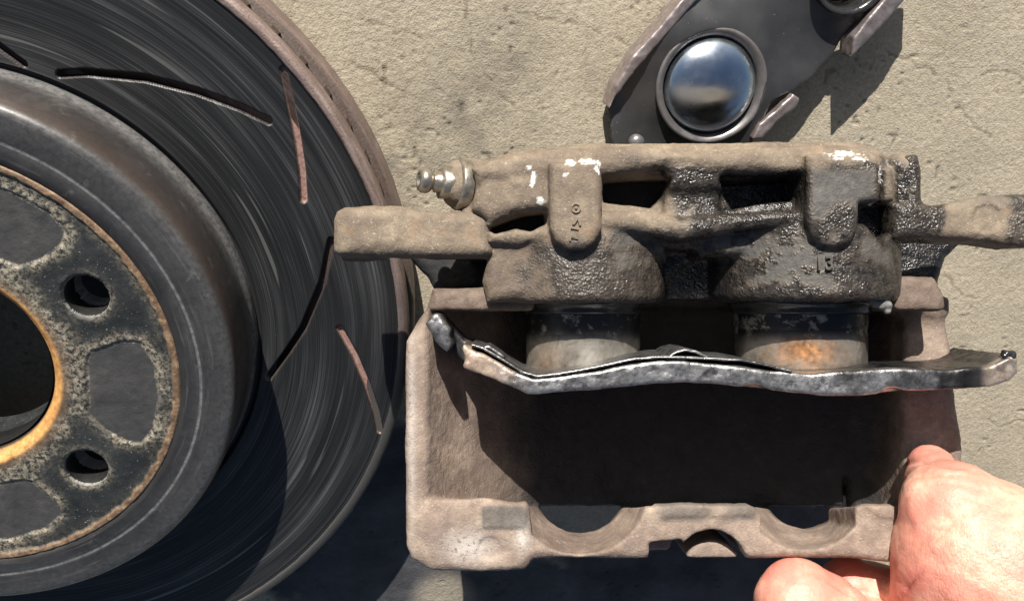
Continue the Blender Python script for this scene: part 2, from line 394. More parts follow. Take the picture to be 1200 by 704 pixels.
MAT = dict(concrete=m_concrete(), cast=m_cast('dirty_cast_iron'), frame=m_cast('dusty_brown_cast_iron', (1.42, 1.38, 1.5)),
    face=m_face(), hat=m_hat(), hub=m_hub(), rim=m_rim(), plate=m_plate(), piston=m_piston(), skin=m_skin(), sheet=m_sheet(),
    dome=m_simple('polished_steel', (.60, .67, .74), .27, 1.0, .12, 25, .02),
    collar=m_simple('brushed_steel', (.24, .225, .22), .42, .6, .3, 6, .03),
    zinc=m_simple('oily_zinc_steel', (.50, .45, .37), .30, .8, .5, 2.5, .08),
    rubber=m_simple('oily_black_rubber', (.03, .03, .032), .16, 0.0, .5, 3, .12),
    black=m_simple('hole_black', (.02, .019, .018), .55, 0.0, .5, 2, .2),  # near-black colour for hole walls and inner web
    grit=m_simple('grey_brake_grit', (.24, .235, .22), .9, 0.0, .6, 1.2, .4))

# ------------------------------------------------------------------ ground
def segd(x, y, pts):
    d = np.full(x.shape, 1e9); 
    for a, b in zip(pts[:-1], pts[1:]):
        a = np.array(a); b = np.array(b); e = b-a; t = np.clip(((x-a[0])*e[0]+(y-a[1])*e[1])/(e@e), 0, 1)
        d = np.minimum(d, np.hypot(x-a[0]-e[0]*t, y-a[1]-e[1]*t))
    return d
def ground():
    c = np.array([G(0, 0), G(1200, 0), G(0, 704), G(1200, 704)]); lo = c.min(0)-12; hi = c.max(0)+12
    def ax(a, b):
        f = np.arange(a, b, .62); k = np.array([.8, 1.6, 3, 6, 12, 25, 50, 100, 200, 400, 800, 1500]).cumsum()
        return np.concatenate([a-k[::-1], f, f[-1]+k])
    xs, ys = ax(lo[0], hi[0]), ax(lo[1], hi[1]); X, Y = np.meshgrid(xs, ys, indexing='ij')
    p = np.stack([X, Y, 0*X], -1).reshape(-1, 3)
    inn = sst(0, 8, np.minimum.reduce([p[:, 0]-lo[0]+10, hi[0]+10-p[:, 0], p[:, 1]-lo[1]+10, hi[1]+10-p[:, 1]]))
    h = .045*fbm(p/2.6, 2, 3) + .07*vnoise(p/1.3, 9) + .30*fbm(p/30, 2, 21)
    g = vnoise(p/1.7, 33); h += .13*np.maximum(g-.2, 0)
    ww = p + 3.0*np.stack([fbm(p/9, 3, 70), fbm(p/9, 3, 80), 0*p[:, 0]], -1)
    n = vnoise(ww/30, 90); msk = sst(-.15, .2, vnoise(p/38+5, 95))
    n2 = vnoise(ww/19+7, 91); msk2 = sst(.0, .35, vnoise(p/27+9, 96))
    crack = np.maximum(np.exp(-(n/.016)**2)*msk, np.exp(-(n2/.018)**2)*msk2)*sst(-.5, .1, vnoise(p/4, 101))*.22
    jw = np.stack([fbm(p/4, 3, 111), fbm(p/4, 3, 121)], -1)*1.1
    for ln in ([(380, 70), (420, 78), (450, 95), (482, 112), (520, 106)], [(482, 112), (472, 140), (480, 170)], [(545, 0), (552, 60), (578, 100), (600, 128)], [(1108, 322), (1130, 345), (1150, 350)], [(1040, 62), (1110, 92), (1180, 84), (1210, 100)], [(600, 12), (680, 30), (760, 62)], [(1135, 480), (1170, 500), (1210, 490)], [(420, 20), (470, 40), (545, 60)], [(1110, 92), (1125, 130), (1160, 160)]):
        gl = [G(*t) for t in ln]; dl = segd(p[:, 0]+jw[:, 0], p[:, 1]+jw[:, 1], gl); crack = np.maximum(crack, np.exp(-(dl/.42)**2)*sst(-.55, 0, vnoise(p/5, 131)))
    pits = sst(.62, .78, vnoise(p/2.3, 55))*sst(.1, .5, vnoise(p/11, 56))
    h = h - .26*crack - .40*pits; p[:, 2] = h*inn - .35
    # stains, then painted shadow patches, in ground coordinates
    st = np.zeros(len(p))
    for (u, v, r, k) in [(560, 130, 24, .55), (445, 215, 16, .6), (590, 60, 20, .4), (515, 165, 20, .45), (700, 90, 14, .3), (1010, 60, 9, .2), (1150, 420, 30, .12)]:
        g0 = G(u, v); d = np.hypot(p[:, 0]-g0[0], p[:, 1]-g0[1]); st = np.maximum(st, k*np.exp(-(d/r)**2)*(.6+.5*fbm(p/8, 3, 40)))
    ground_shade = np.zeros(len(p));  # shadow of rotor and caliper painted dark into the slab
    for (u, v, r) in [(420, 650, 62), (610, 720, 55), (760, 700, 60), (440, 560, 40), (900, 660, 60)]:
        g0 = G(u, v); d = np.hypot(p[:, 0]-g0[0], p[:, 1]-g0[1]); ground_shade = np.maximum(ground_shade, sst(1.0, .72, d/r + .18*fbm(p/14, 4, 60)))
    g0 = G(520, 700); d = np.hypot(p[:, 0]-g0[0], p[:, 1]-g0[1]); ground_shade *= .4+.6*sst(8, 20, d)  # painted shadow thinned around the sunlit wedge
    nx, ny = len(xs), len(ys); i, j = np.meshgrid(np.arange(nx-1), np.arange(ny-1), indexing='ij'); b = (i*ny+j).ravel()
    Q = np.stack([b, b+ny, b+ny+1, b+1], 1)
    o = mk('ground', p, Q, MAT['concrete'], attrs=dict(pit=np.clip(crack+pits*.8, 0, 1), stain=np.clip(st, 0, 1), ground_shade=np.clip(ground_shade, 0, 1)))
    tag(o, kind='structure')
ground()

# ------------------------------------------------------------------ rotor
RC = np.array([-156.7, -137.07]); ZF = 37.0     # centre and height of the friction face
rotor = thing('brake_rotor', (RC[0], RC[1], 0), 'slotted brake rotor with grey hat and rusty hub bore, lying flat on concrete', 'brake rotor')
def polarmesh(rs, th, z, close=False):
    R, T = np.meshgrid(rs, th, indexing='ij'); V = np.stack([RC[0]+R*np.cos(T), RC[1]+R*np.sin(T), z], -1).reshape(-1, 3)
    n, m = len(rs), len(th); i, j = np.meshgrid(np.arange(n-1), np.arange(m if close else m-1), indexing='ij'); a = (i*m+j).ravel(); b = (i*m+(j+1) % m).ravel()
    return V, np.stack([a, a+m, b+m, b], 1), R, T
def pc(r, a): return [r*math.cos(math.radians(a)), r*math.sin(math.radians(a))]
slots = [[(104.3, 76.9), (103.2, 75.2), (100.9, 72.8)], [(102, 66.5), (106.2, 62.6), (114.9, 54), (122.3, 46.8), (128.7, 40.9), (133.3, 36.7)],
         [(148.7, 40.7), (144.7, 38), (138, 32.7), (132.9, 28.1), (128.3, 23.9)], [(131.6, 16.2), (124.4, 9.5), (114.6, .8), (108, -4.9), (102.4, -10.7)],
         [(128.3, .7), (133.8, -4), (139.8, -9.2), (145.2, -13.5), (149.2, -17)]]
slots[0] = [(118, 92), (112, 85), (104.3, 77), (100.9, 72.8)]
slots.append([(r, a+51) for r, a in slots[2]])
slots = [[pc(*p) for p in s] for s in slots]
# friction face: fine where it can be seen
th = np.radians(np.concatenate([np.arange(-95, 100, .155), np.arange(100, 265, 1.0)])); rs = np.concatenate([np.arange(95.2, 150.3, .38), [150.4]])
R, T = np.meshgrid(rs, th, indexing='ij'); x, y = R*np.cos(T), R*np.sin(T)
sd = np.full(x.shape, 1e9)
for s in slots: sd = np.minimum(sd, segd(x, y, s))
sd13 = np.minimum.reduce([segd(x, y, slots[i]) for i in (0, 1, 3)]); cut = 1-sst(1.1, 1.4, sd)
pR = np.stack([R*1.4, T*1.2, 0*R], -1)
z = ZF - 3.4*cut*np.where(sd13 < 3, 1.0, .45) + .035*vnoise(pR.reshape(-1, 3), 5).reshape(R.shape) + .05*vnoise((pR*np.array([.3, .5, 1])).reshape(-1, 3), 6).reshape(R.shape)
grv = 1-sst(98.4, 99.4, R); z = z - 3.2*grv
V, Q, _, _ = polarmesh(rs, th, z)
m = len(th); i = np.arange(len(rs)-1); seam = np.stack([i*m+m-1, (i+1)*m+m-1, (i+1)*m, i*m], 1); Q = np.concatenate([Q, seam])
mk('friction_face', V, Q, MAT['face'], rotor, attrs=dict(slot=(cut*np.where(sd13 < 3, sst(1.05, 1.3, sd), 1)).ravel(), groove=np.maximum(grv, np.where(sd13 < 3, sst(1.2, 1.05, sd13), 0)).ravel()))  # groove also blackens slot floors, shade put into the colour
# rim lip, vents, lower plate
def rotlathe(name, prof, mat, n=360, attrs=None, closed=True):
    V, Q = lathe(prof, (RC[0], RC[1], 0), (0, 0, 1), n, closed); a = None
    if attrs: a = {k: np.repeat(np.array(v, float), n) for k, v in attrs.items()}
    p = (V-[RC[0], RC[1], 0]); d = .16*fbm(p/1.8, 2, 3)
    rr = np.hypot(p[:, 0], p[:, 1]); V = V.copy(); V[:, :2] += (p[:, :2]/rr[:, None])*d[:, None]
    return mk(name, V, Q, mat, rotor, attrs=a)
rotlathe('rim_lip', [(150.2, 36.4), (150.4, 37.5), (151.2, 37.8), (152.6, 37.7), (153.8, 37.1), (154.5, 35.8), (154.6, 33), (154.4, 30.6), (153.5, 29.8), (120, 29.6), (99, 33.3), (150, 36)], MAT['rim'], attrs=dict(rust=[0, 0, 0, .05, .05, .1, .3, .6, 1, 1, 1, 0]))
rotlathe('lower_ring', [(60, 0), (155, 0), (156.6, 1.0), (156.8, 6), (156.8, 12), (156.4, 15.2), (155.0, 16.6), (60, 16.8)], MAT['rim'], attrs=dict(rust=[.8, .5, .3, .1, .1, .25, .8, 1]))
rotlathe('vent_core', [(136, 16.5), (152.0, 16.5), (151.8, 22), (152.0, 29.8), (136, 29.8)], MAT['rim'], attrs=dict(rust=[1, 1, 1, 1, 1]))
VV = []; FF = []
for k in range(72):
    a = 2*np.pi*k/72; ca, sa = math.cos(a), math.sin(a); t = np.array([-sa, ca]); n_ = np.array([ca, sa]); b = len(VV)
    for rr, ww in ((148, 1.9), (153.2, 1.7)):
        for zz in (16.7, 29.8):
            for s_ in (-1, 1):
                pxy = RC + n_*rr + t*ww*s_; VV.append([pxy[0], pxy[1], zz])
    FF += [[b, b+1, b+5, b+4], [b+2, b+6, b+7, b+3], [b, b+4, b+6, b+2], [b+1, b+3, b+7, b+5], [b+4, b+5, b+7, b+6]]
vn = mk('vane', VV, FF, MAT['rim'], rotor, smooth=False, attrs=dict(rust=np.ones(len(VV)))); tag(vn, kind='stuff')
# hat
ZH = ZF + 31.0
prof = [(97.2, ZF-3.4), (97.0, ZF-1), (96.6, ZF+.8), (95.9, ZF+2), (95.8, ZF+4), (95.8, ZF+10), (95.7, ZF+18), (95.5, ZF+25), (95.1, ZF+28.2), (94.4, ZF+29.7), (93.2, ZF+30.6), (91.2, ZF+30.9), (85, ZH), (84.2, ZH), (83.9, ZH-.12), (83.3, ZH-.12), (83.0, ZH), (79, ZH-.1), (76.8, ZH-.3), (76.4, ZH-2), (76, ZH-6)]
pr = np.array(prof); rub = [1, 1, 1, .9, .7, .15, .1, .1, .15, .3, .35, .25, .1, .2, 1, 1, .2, 0, 0, 0, 0]; warm = [0, 0, 0, .1, .1, .2, .5, .9, 1, .2, 0, 0, 0, 0, 0, 0, 0, 0, .2, .4, .4]
V, Q = lathe(prof, (RC[0], RC[1], 0), (0, 0, 1), 420, False)
mk('hat', V, Q, MAT['hat'], rotor, attrs=dict(rub=np.repeat(rub, 420), warm=np.repeat(warm, 420)))
# mounting face, polar relief
PSC = 59.0/56.4
holes = [pc(56.4, 28.2-72*k) for k in range(5)]
th = np.radians(np.concatenate([np.arange(-100, 100, .32), np.arange(100, 260, 1.5)])); rs = np.concatenate([np.arange(33.2, 77.4, .36)])
R, T = np.meshgrid(rs, th, indexing='ij'); x, y = R*np.cos(T), R*np.sin(T); p3 = np.stack([x, y, 0*x], -1).reshape(-1, 3)
nz = lambda s_, sd_: vnoise(p3/s_, sd_).reshape(R.shape)
z = np.full(R.shape, ZH-.9) + .06*nz(2, 1)
hdist = np.full(R.shape, 1e9)
for hx, hy in holes: hdist = np.minimum(hdist, np.hypot(x-hx, y-hy))
pk = np.full(R.shape, 1e9)
for k in range(5):
    pts = [pc(*p) for p in [(46.5, 5), (49, 8.5), (60, 10.5), (66, 9), (69, 2), (70, -9), (70, -20), (68, -26), (63, -27.6), (55, -26.5), (47.5, -22)]]
    a = math.radians(-72*k); ca, sa = math.cos(a), math.sin(a); pts = [(px*ca-py*sa, px*sa+py*ca) for px, py in pts]
    X2, Y2 = x, y; d = np.full(x.shape, 1e9); sg = np.ones(x.shape, bool)
    for i in range(len(pts)):
        A = pts[i]; B = pts[i-1]; e = (B[0]-A[0], B[1]-A[1]); wx = X2-A[0]; wy = Y2-A[1]; t = np.clip((wx*e[0]+wy*e[1])/(e[0]**2+e[1]**2), 0, 1)
        d = np.minimum(d, np.hypot(wx-e[0]*t, wy-e[1]*t)); c1 = Y2 >= A[1]; c2 = Y2 < B[1]; c3 = e[0]*wy > e[1]*wx; sg ^= (c1 & c2 & c3) | (~c1 & ~c2 & ~c3)
    pk = np.minimum(pk, np.where(sg, d, -d))
pkm = sst(.6, -.8, pk + .3*nz(3, 9)); z -= .75*pkm
ringm = sst(73.9, 74.9, R + .45*nz(3, 2) + .25*nz(1.3, 8)); z += 1.0*ringm*(1+.12*nz(3, 12)) - .9*sst(76.3, 77.2, R)
grime = np.clip(np.exp(-(pk/2.6)**2)*1.1*(pk > -1) + np.exp(-((R-41.5)/4.0)**2)*1.0 + .25*sst(70, 74, R) + .35*np.exp(-((hdist-8)/1.6)**2), 0, 1)
bore = sst(38.6, 34.2, R); z -= 3.4*bore**1.5; z -= 24*sst(34.4, 33.4, R)
hl = np.exp(-((hdist-7.7)/.45)**2); z -= .5*sst(8.5, 7.4, hdist); z -= 16*sst(7.35, 6.9, hdist)
grime = np.clip(grime*(.35+1.1*sst(-.35, .35, nz(11, 61)+.4*nz(4, 62))), 0, 1)
attrs = dict(pocket=pkm.ravel(), rust=np.clip(ringm + .55*np.exp(-((R-39.6)/1.3)**2), 0, 1).ravel(), orange=np.clip(sst(39.2, 37.4, R)*sst(34.2, 35.0, R), 0, 1).ravel(), grime=grime.ravel(),
             lip=(np.clip(sst(7.6, 7.2, hdist)*.6, 0, 1)).ravel())
V, Q, _, _ = polarmesh(rs, th, z); m = len(th); i = np.arange(len(rs)-1); Q = np.concatenate([Q, np.stack([i*m+m-1, (i+1)*m+m-1, (i+1)*m, i*m], 1)])
mk('mounting_face', V, Q, MAT['hub'], rotor, attrs=attrs)
for hx, hy in holes:
    V, Q = lathe([(7.6, ZH-2.2), (7.2, ZH-3), (7.0, ZH-8), (7.2, ZH-15)], (RC[0]+hx, RC[1]+hy, 0), (0, 0, 1), 40)
    mk('bolt_hole_wall', V, Q[:, ::-1], MAT['black'], rotor)
V, Q = lathe([(74, ZH-17), (33.5, ZH-17), (33.4, ZH-6)], (RC[0], RC[1], 0), (0, 0, 1), 96); mk('inner_web', V, Q[:, ::-1], MAT['black'], rotor)

# ------------------------------------------------------------------ sheet plate with the polished dome
SO = G(835, 102, 15)
shield = thing('pressed_steel_shield', (SO[0], SO[1], 0), 'dark pressed steel plate with a polished round dome, lying on the concrete behind the caliper', 'metal plate')
def gp(pts, z): return [G(u, v, z) for u, v in pts]
def to_mesh_world(fl, name, mat, parent, k=0, attrs=None, noise_amp=0.0, nmm=6, sm=1):
    V, Q = fl.mesh(); V = smoothmesh(V, Q, sm)
    if noise_amp: V = V + vnorm(V, Q)*(noise_amp*fbm(V/nmm, 3, k))[:, None]
    return V, Q
out = [(714, 128), (716, 150), (719, 175), (722, 240), (800, 250), (868, 200), (884, 165), (903, 119), (930, 106), (955, 92), (982, 66), (994, 45), (1014, 20), (1040, -8), (1075, -60), (1030, -110), (880, -110), (828, -22), (812, 0), (775, 42), (742, 82)]
B = np.array(gp([(700, -130), (1120, 260)], 15)); lo = np.array([min(B[:, 0])-6, min(B[:, 1])-6, -1]); hi = np.array([max(B[:, 0])+8, max(B[:, 1])+8, 32])
fl = Fld(lo, hi, .62)
cd_ = G(835, 102, 17); c2_ = G(1000, -30, 17)
dc = np.sqrt((fl.x-cd_[0])**2+(fl.y-cd_[1])**2); dc2 = np.sqrt((fl.x-c2_[0])**2+(fl.y-c2_[1])**2)
e = np.array(G(930, 0, 15)); f_ = np.array(G(800, 140, 15)); ax_ = (f_-e)/np.linalg.norm(f_-e); nrm = np.array([-ax_[1], ax_[0]])
sd_ = (fl.x-cd_[0])*nrm[0]+(fl.y-cd_[1])*nrm[1]; sa_ = (fl.x-cd_[0])*ax_[0]+(fl.y-cd_[1])*ax_[1]
hsh = 14.0 + 2.6*np.cos(sa_/11.0+.6) + .5*np.sin(sd_/6+sa_/9) - .0025*sd_**2 + 1.6*np.exp(-((sa_-16)/10)**2-((sd_+14)/12)**2)
zz = fl.z - hsh + 14.0
save = fl.z; fl.z = zz
fl.add(fl.ext(fl.poly(gp(out, 15)) + .35*np.sin(fl.x/2.3+1.0)*np.cos(fl.y/3.1), 13.6, 15.0, .4))
fl.sub(dc-20.4, .6); fl.sub(dc2-13.0, .6)
fl.z = save
V, Q = fl.mesh(); V = smoothmesh(V, Q, 1)
mk('sheet', V, Q, MAT['sheet'], shield, attrs=dict(bare=np.zeros(len(V))))
def strip(name, pts, zt, zb, bare=1.0, sm=1):
    a = np.array(gp(pts, zt)); fl = Fld([a[:, 0].min()-2, a[:, 1].min()-2, zb-2], [a[:, 0].max()+2, a[:, 1].max()+2, zt+2], .5)
    fl.add(fl.ext(fl.poly(a), zb, zt, .5)); V, Q = fl.mesh(); V = smoothmesh(V, Q, sm); V = V + vnorm(V, Q)*(.25*fbm(V/5, 3, 8))[:, None]
    mk(name, V, Q, MAT['sheet'], shield, attrs=dict(bare=np.full(len(V), bare)))
strip('folded_flange', [(713, 130), (722, 100), (742, 66), (772, 33), (806, -8), (826, -40), (834, -28), (816, 2), (780, 42), (748, 80), (724, 112)], 16.5, 3)
strip('folded_flange', [(998, 68), (1001, 44), (1018, 22), (1040, -4), (1072, -50), (1092, -50), (1066, -6), (1040, 24)], 18, 9)
strip('folded_flange', [(881, 164), (890, 146), (912, 128), (930, 110), (938, 116), (934, 126), (912, 142), (893, 163)], 17.5, 9)
def glathe(name, prof, c, mat, parent, n=128):
    V, Q = lathe(prof, (c[0], c[1], 0), (0, 0, 1), n); return mk(name, V, Q, mat, parent)
r1 = 21.6
glathe('collar', [(r1, 15.0), (r1+.3, 16.0), (r1-.3, 16.6), (r1-1.0, 16.6), (r1-2.6, 15.4), (r1-3.2, 13.8), (r1-3.4, 12.0), (r1-3.4, 10)], cd_, MAT['collar'], shield)
glathe('dome', [(18.0, 10), (18.0, 12.5)] + [(18.0*math.cos(a), 13.2+8.6*math.sin(a)) for a in np.linspace(.02, math.pi/2-.001, 40)], cd_, MAT['dome'], shield)
glathe('collar', [(14.5, 15), (15, 16.2), (13.8, 16.6), (12.0, 14.5), (11.6, 9)], c2_, MAT['rubber'], shield)
glathe('dome', [(11, 5)] + [(11*math.cos(a), 6+4*math.sin(a)) for a in np.linspace(.02, math.pi/2-.001, 20)], c2_, MAT['rubber'], shield)
rv = G(747, 168, 17); glathe('rivet', [(3.1, 14), (3.1, 16), (2.6, 17), (1.5, 17.6), (.01, 17.9)], rv, MAT['collar'], shield, 40)
for (u, v) in [(1040, 35), (735, 210), (850, -20)]: pass
for pp, r0 in (((760, 205), 3.0), ((1010, 15), 2.5), ((812, 25), 3)):     # feet pressed down to the slab
    g0 = G(pp[0], pp[1], 12); glathe('foot_tab', [(r0, -.4), (r0*1.05, 5), (r0*1.5, 12.5), (.01, 13.2)], g0, MAT['sheet'], shield, 32)

# ------------------------------------------------------------------ caliper
co = c2w(P(800, 480, -50))
cal = thing('brake_caliper', co, 'grimy cast iron twin-piston brake caliper held in a hand, oily black on its right', 'brake caliper')
def ply(pts, w): return np.stack(q([p[0] for p in pts], [p[1] for p in pts], w), 1)
def field(u0, u1, v0, v1, w0, w1, h):
    a = [P(u, v, w) for u in (u0, u1) for v in (v0, v1) for w in (w0, w1)]; a = np.array(a); lo = a.min(0)-2; hi = a.max(0)+2
    lo[2] = -(D0-w0)-2; hi[2] = -(D0-w1)+2; f = Fld(lo, hi, h); return f
ZW = lambda w: -(D0-w)
def ex(f, pts, w0, w1, r=1.5, at=None): return f.ext(f.poly(ply(pts, w1 if at is None else at)), ZW(w0), ZW(w1), r)
def cyly(f, uc, wc, rad, v0, v1, r=1.5, at=None):   # cylinder standing along the picture's vertical
    x0, _ = q(uc, 0, at if at is not None else wc); y1 = q(0, v0, wc+rad*.8)[1]; y0 = q(0, v1, wc+rad*.8)[1]
    a = np.sqrt((f.x-x0)**2+(f.z-ZW(wc))**2)-rad+r; b = np.abs(f.y-(y0+y1)/2)-(y1-y0)/2+r
    return np.sqrt(np.maximum(a, 0)**2+np.maximum(b, 0)**2)+np.minimum(np.maximum(a, b), 0)-r
def circ2(f, u, v, w, rpx):
    x0, y0 = q(u, v, w); return np.sqrt((f.x-x0)**2+(f.y-y0)**2)-rpx*(D0-w)/F
def wob(f, amp, mm, s):                      # slow unevenness added straight to the field
    n = 4; g = [np.arange(a[0], a[-1]+n*f.h, n*f.h) for a in f.ax]; A = np.stack(np.meshgrid(*g, indexing='ij'), -1)
    nn = fbm(A/mm, 2, s)*amp
    for ax in range(3):
        L = len(f.ax[ax]); t = np.arange(L)/n; i = np.minimum(t.astype(int), nn.shape[ax]-2); fr = t-i
        sh = [1, 1, 1]; sh[ax] = L; fr = fr.reshape(sh); nn = np.take(nn, i, ax)*(1-fr)+np.take(nn, i+1, ax)*fr
    f.d = (f.d+nn).astype(np.float32)

# --- cylinder housing
f = field(470, 1110, 150, 375, -48, 24, .55)
f.add(ex(f, [(548, 196), (600, 176), (700, 166), (860, 166), (1000, 163), (1036, 174), (1050, 195), (1052, 300), (830, 300), (795, 330), (775, 300), (575, 300), (560, 262), (542, 248)], -34, 1, 4))
# top shoulder rail
f.add(ex(f, [(552, 196), (600, 180), (660, 172), (760, 170), (800, 176), (850, 174), (960, 168), (1015, 170), (1040, 184), (1046, 206), (985, 205), (850, 203), (800, 192), (760, 199), (715, 204), (650, 208), (600, 212), (560, 212)], -30, 9, 3.6), 2.2)
f.add(ex(f, [(560, 205), (650, 200), (650, 262), (640, 246), (600, 250), (575, 262), (552, 245)], -30, 7.5, 4), 1.8)
# centre web between pockets
f.add(ex(f, [(785, 186), (842, 186), (848, 262), (776, 262)], -30, 4.5, 3), 1.8)
f.add(ex(f, [(750, 280), (870, 280), (870, 352), (750, 352)], -44, -19, 2), 2)
# shelves under the pockets
f.add(ex(f, [(700, 246), (760, 246), (800, 256), (850, 250), (950, 243), (950, 268), (900, 266), (860, 271), (800, 284), (770, 276), (700, 268)], -30, 8.5, 3.2), 1.8)
f.add(ex(f, [(570, 262), (600, 266), (640, 262), (650, 280), (600, 288), (572, 284)], -30, 6, 3), 2.2)
f.add(ex(f, [(783, 186), (846, 186), (850, 222), (780, 222)], -30, 7.5, 3), 3)
# cylinders
f.add(cyly(f, 680, -20, 28.5, 268, 355, 2.8), 1.8)
f.add(cyly(f, 937, -21, 31.5, 262, 353, 2.8), 1.8)
f.add(ex(f, [(540, 244), (600, 240), (640, 280), (640, 352), (572, 354), (564, 330), (571, 303), (545, 301)], -40, 2.5, 4), 1.8)
f.add(ex(f, [(1010, 235), (1046, 232), (1056, 300), (1050, 350), (1030, 352)], -36, -1, 4), 3)
f.add(ex(f, [(1044, 186), (1056, 178), (1076, 179), (1082, 196), (1083, 245), (1050, 250)], -26, 3, 4), 2)
# pockets
f.sub(ex(f, [(708, 211), (760, 207), (787, 209), (780, 228), (765, 243), (742, 238), (708, 236)], -12, 20, 1.2, at=4), 1.2)
f.sub(ex(f, [(843, 211), (900, 207), (944, 205), (944, 233), (890, 238), (862, 243), (850, 226)], -12, 20, 1.2, at=4), 1.2)
f.sub(ex(f, [(569, 268), (600, 256), (622, 249), (640, 247), (640, 262), (622, 272), (604, 268), (580, 276)], -10, 20, 1.2, at=4), 1.5)
f.sub(ex(f, [(1012, 238), (1048, 236), (1060, 262), (1030, 282), (1014, 270)], -7, 20, 2, at=4), 2)
f.sub(ex(f, [(776, 290), (814, 294), (820, 320), (814, 380), (786, 380), (788, 330)], -17, 20, 2, at=-5), 3)
# bosses over the pockets
x0, y0 = q(675, 264, 14)
f.add(ex(f, [(643, 188), (700, 188), (706, 210), (706, 268), (698, 284), (684, 294), (668, 294), (652, 284), (645, 268), (644, 230)], -8, 13, 2.4), 1.4)
f.add(ex(f, [(948, 180), (1000, 178), (1034, 192), (1034, 236), (1009, 238), (1008, 268), (1000, 282), (984, 291), (966, 288), (952, 276), (947, 258)], -8, 14, 2.4), 1.4)
f.add(ex(f, [(1034, 190), (1050, 196), (1052, 236), (1034, 238)], -20, 9, 3), 1.8)
f.add(ex(f, [(590, 205), (640, 196), (650, 244), (612, 244)], -8, 9, 4), 1.8)
wob(f, .32, 9, 4)
f.sub(cyly(f, 683, -26, 21.8, 342, 380, .5), .6); f.sub(cyly(f, 937, -27, 24.2, 342, 380, .5), .6)
V, Q = f.mesh(); V = smoothmesh(V, Q, 1); Nn = vnorm(V, Q); u, v, w = uvw(V)
V = V + Nn*(.10*fbm(V/1.6, 3, 77))[:, None]
n = fbm(V/9, 4, 31)*38; nf = fbm(V/3, 4, 32)
uw = u + n
wet = sst(755, 800, uw)*sst(183, 200, v+n*.25)
wet = np.maximum(wet, sst(283, 300, v+n*.3)*sst(585, 640, uw)*.85)
wet = np.maximum(wet, sst(262, 275, v+n*.25)*sst(715, 745, uw)*.7)
topdry = sst(204, 188, v+n*.2); wet *= 1-.8*topdry*sst(990, 960, uw)
gy = sst(850, 870, uw)*sst(1040, 1020, u)*sst(262, 285, v+n*.3)*sst(348, 325, v+n*.4)*sst(-.35, .05, nf)*sst(1010, 960, u+n*1.0)
gy = np.maximum(gy, sst(945, 955, u)*sst(1030, 1020, u)*sst(192, 205, v)*sst(255, 235, v+n*.3))
gy = np.maximum(gy, .8*sst(712, 725, u)*sst(770, 755, u+n*.3)*sst(262, 270, v)*sst(308, 296, v+n*.4))
gy = np.maximum(gy, .9*sst(1000, 1020, u+n*.3)*sst(1049, 1040, u)*sst(275, 290, v+n*.4)*sst(318, 300, v+n*.3))
wet = wet*(1-.85*gy); tanr = sst(1035, 1040, u)*sst(1052, 1046, u)*sst(262, 245, v+n*.2)*sst(190, 197, v); wet *= 1-.8*tanr
rst = sst(300, 325, v+n*.4)*sst(700, 640, uw)*.8
wht = np.zeros(len(V))
for (a, b, c_, d_) in [(668, 191, 9, 4), (690, 190, 12, 4), (700, 197, 5, 7), (625, 212, 5, 14), (662, 205, 5, 5), (634, 235, 6, 7), (987, 181, 22, 4), (1008, 186, 10, 3), (982, 186, 10, 3), (1031, 205, 2.5, 14), (620, 196, 6, 3)]:
    wht = np.maximum(wht, np.exp(-((u-a)/c_)**2-((v-b)/d_)**2)*sst(2, 8, w))
wht = sst(.55, .72, wht+.35*fbm(V/1.3, 3, 91))*.9
mk('cylinder_housing', c2w(V), Q, MAT['cast'], cal, attrs=dict(soot_shade=.85*sst(-3, -8, w)*sst(200, 212, v), wet=np.clip(wet, 0, 1), grey=np.clip(gy, 0, 1), rust=np.clip(rst, 0, 1), white=wht))  # pocket floors blackened, their shade put into the colour

# --- mounting ears
def castpart(name, f, wetf=None, matk='cast', seed=5, amp=.10, extra=None, wb=.4, white=None, label=None):
    wob(f, wb, 8, seed); V, Q = f.mesh(); V = smoothmesh(V, Q, 1); u, v, w = uvw(V)
    V = V + vnorm(V, Q)*(amp*fbm(V/1.6, 3, seed+7))[:, None]; n = fbm(V/9, 4, seed+9); z = np.zeros(len(V))
    at = dict(wet=z, grey=z, rust=z, white=z)
    if wetf: at.update(wetf(u, v, w, n))
    o = mk(name, c2w(V), Q, MAT[matk], cal, attrs={k: np.clip(a, 0, 1) for k, a in at.items()})
    if label: o['label'] = label
    return o
f = field(375, 600, 225, 350, -55, 14, .55)
f.add(ex(f, [(389, 256), (393, 246), (402, 243), (440, 241), (475, 243), (510, 247), (560, 246), (574, 250), (578, 298), (566, 301), (520, 301), (480, 301), (440, 300), (398, 301), (390, 294)], -13, 5, 4))
f.add(ex(f, [(405, 250), (470, 249), (470, 290), (405, 292)], -8, 5.6, 3), 4)
f.add(ex(f, [(470, 290), (600, 280), (600, 345), (512, 345), (500, 325), (482, 306)], -52, -36, 4), 2)
f.add(ex(f, [(400, 262), (450, 262), (450, 304), (400, 304)], -16, -8, 2), 2)
castpart('mounting_ear', f, lambda u, v, w, n: dict(rust=sst(292, 304, v)*.7, soot_shade=sst(-30, -36, w)), seed=15)
f = field(1035, 1290, 160, 350, -55, 14, .6)
f.add(ex(f, [(1048, 236), (1080, 240), (1105, 240), (1130, 234), (1160, 228), (1200, 226), (1280, 227), (1280, 286), (1200, 290), (1160, 283), (1120, 281), (1048, 280)], -14, 4.5, 3.5))
f.add(ex(f, [(1062, 182), (1078, 180), (1082, 200), (1082, 250), (1064, 252)], -20, 3.5, 2.5), 3)
f.add(ex(f, [(1040, 270), (1150, 276), (1126, 288), (1112, 302), (1104, 330), (1104, 345), (1040, 345)], -52, -36, 4), 2)
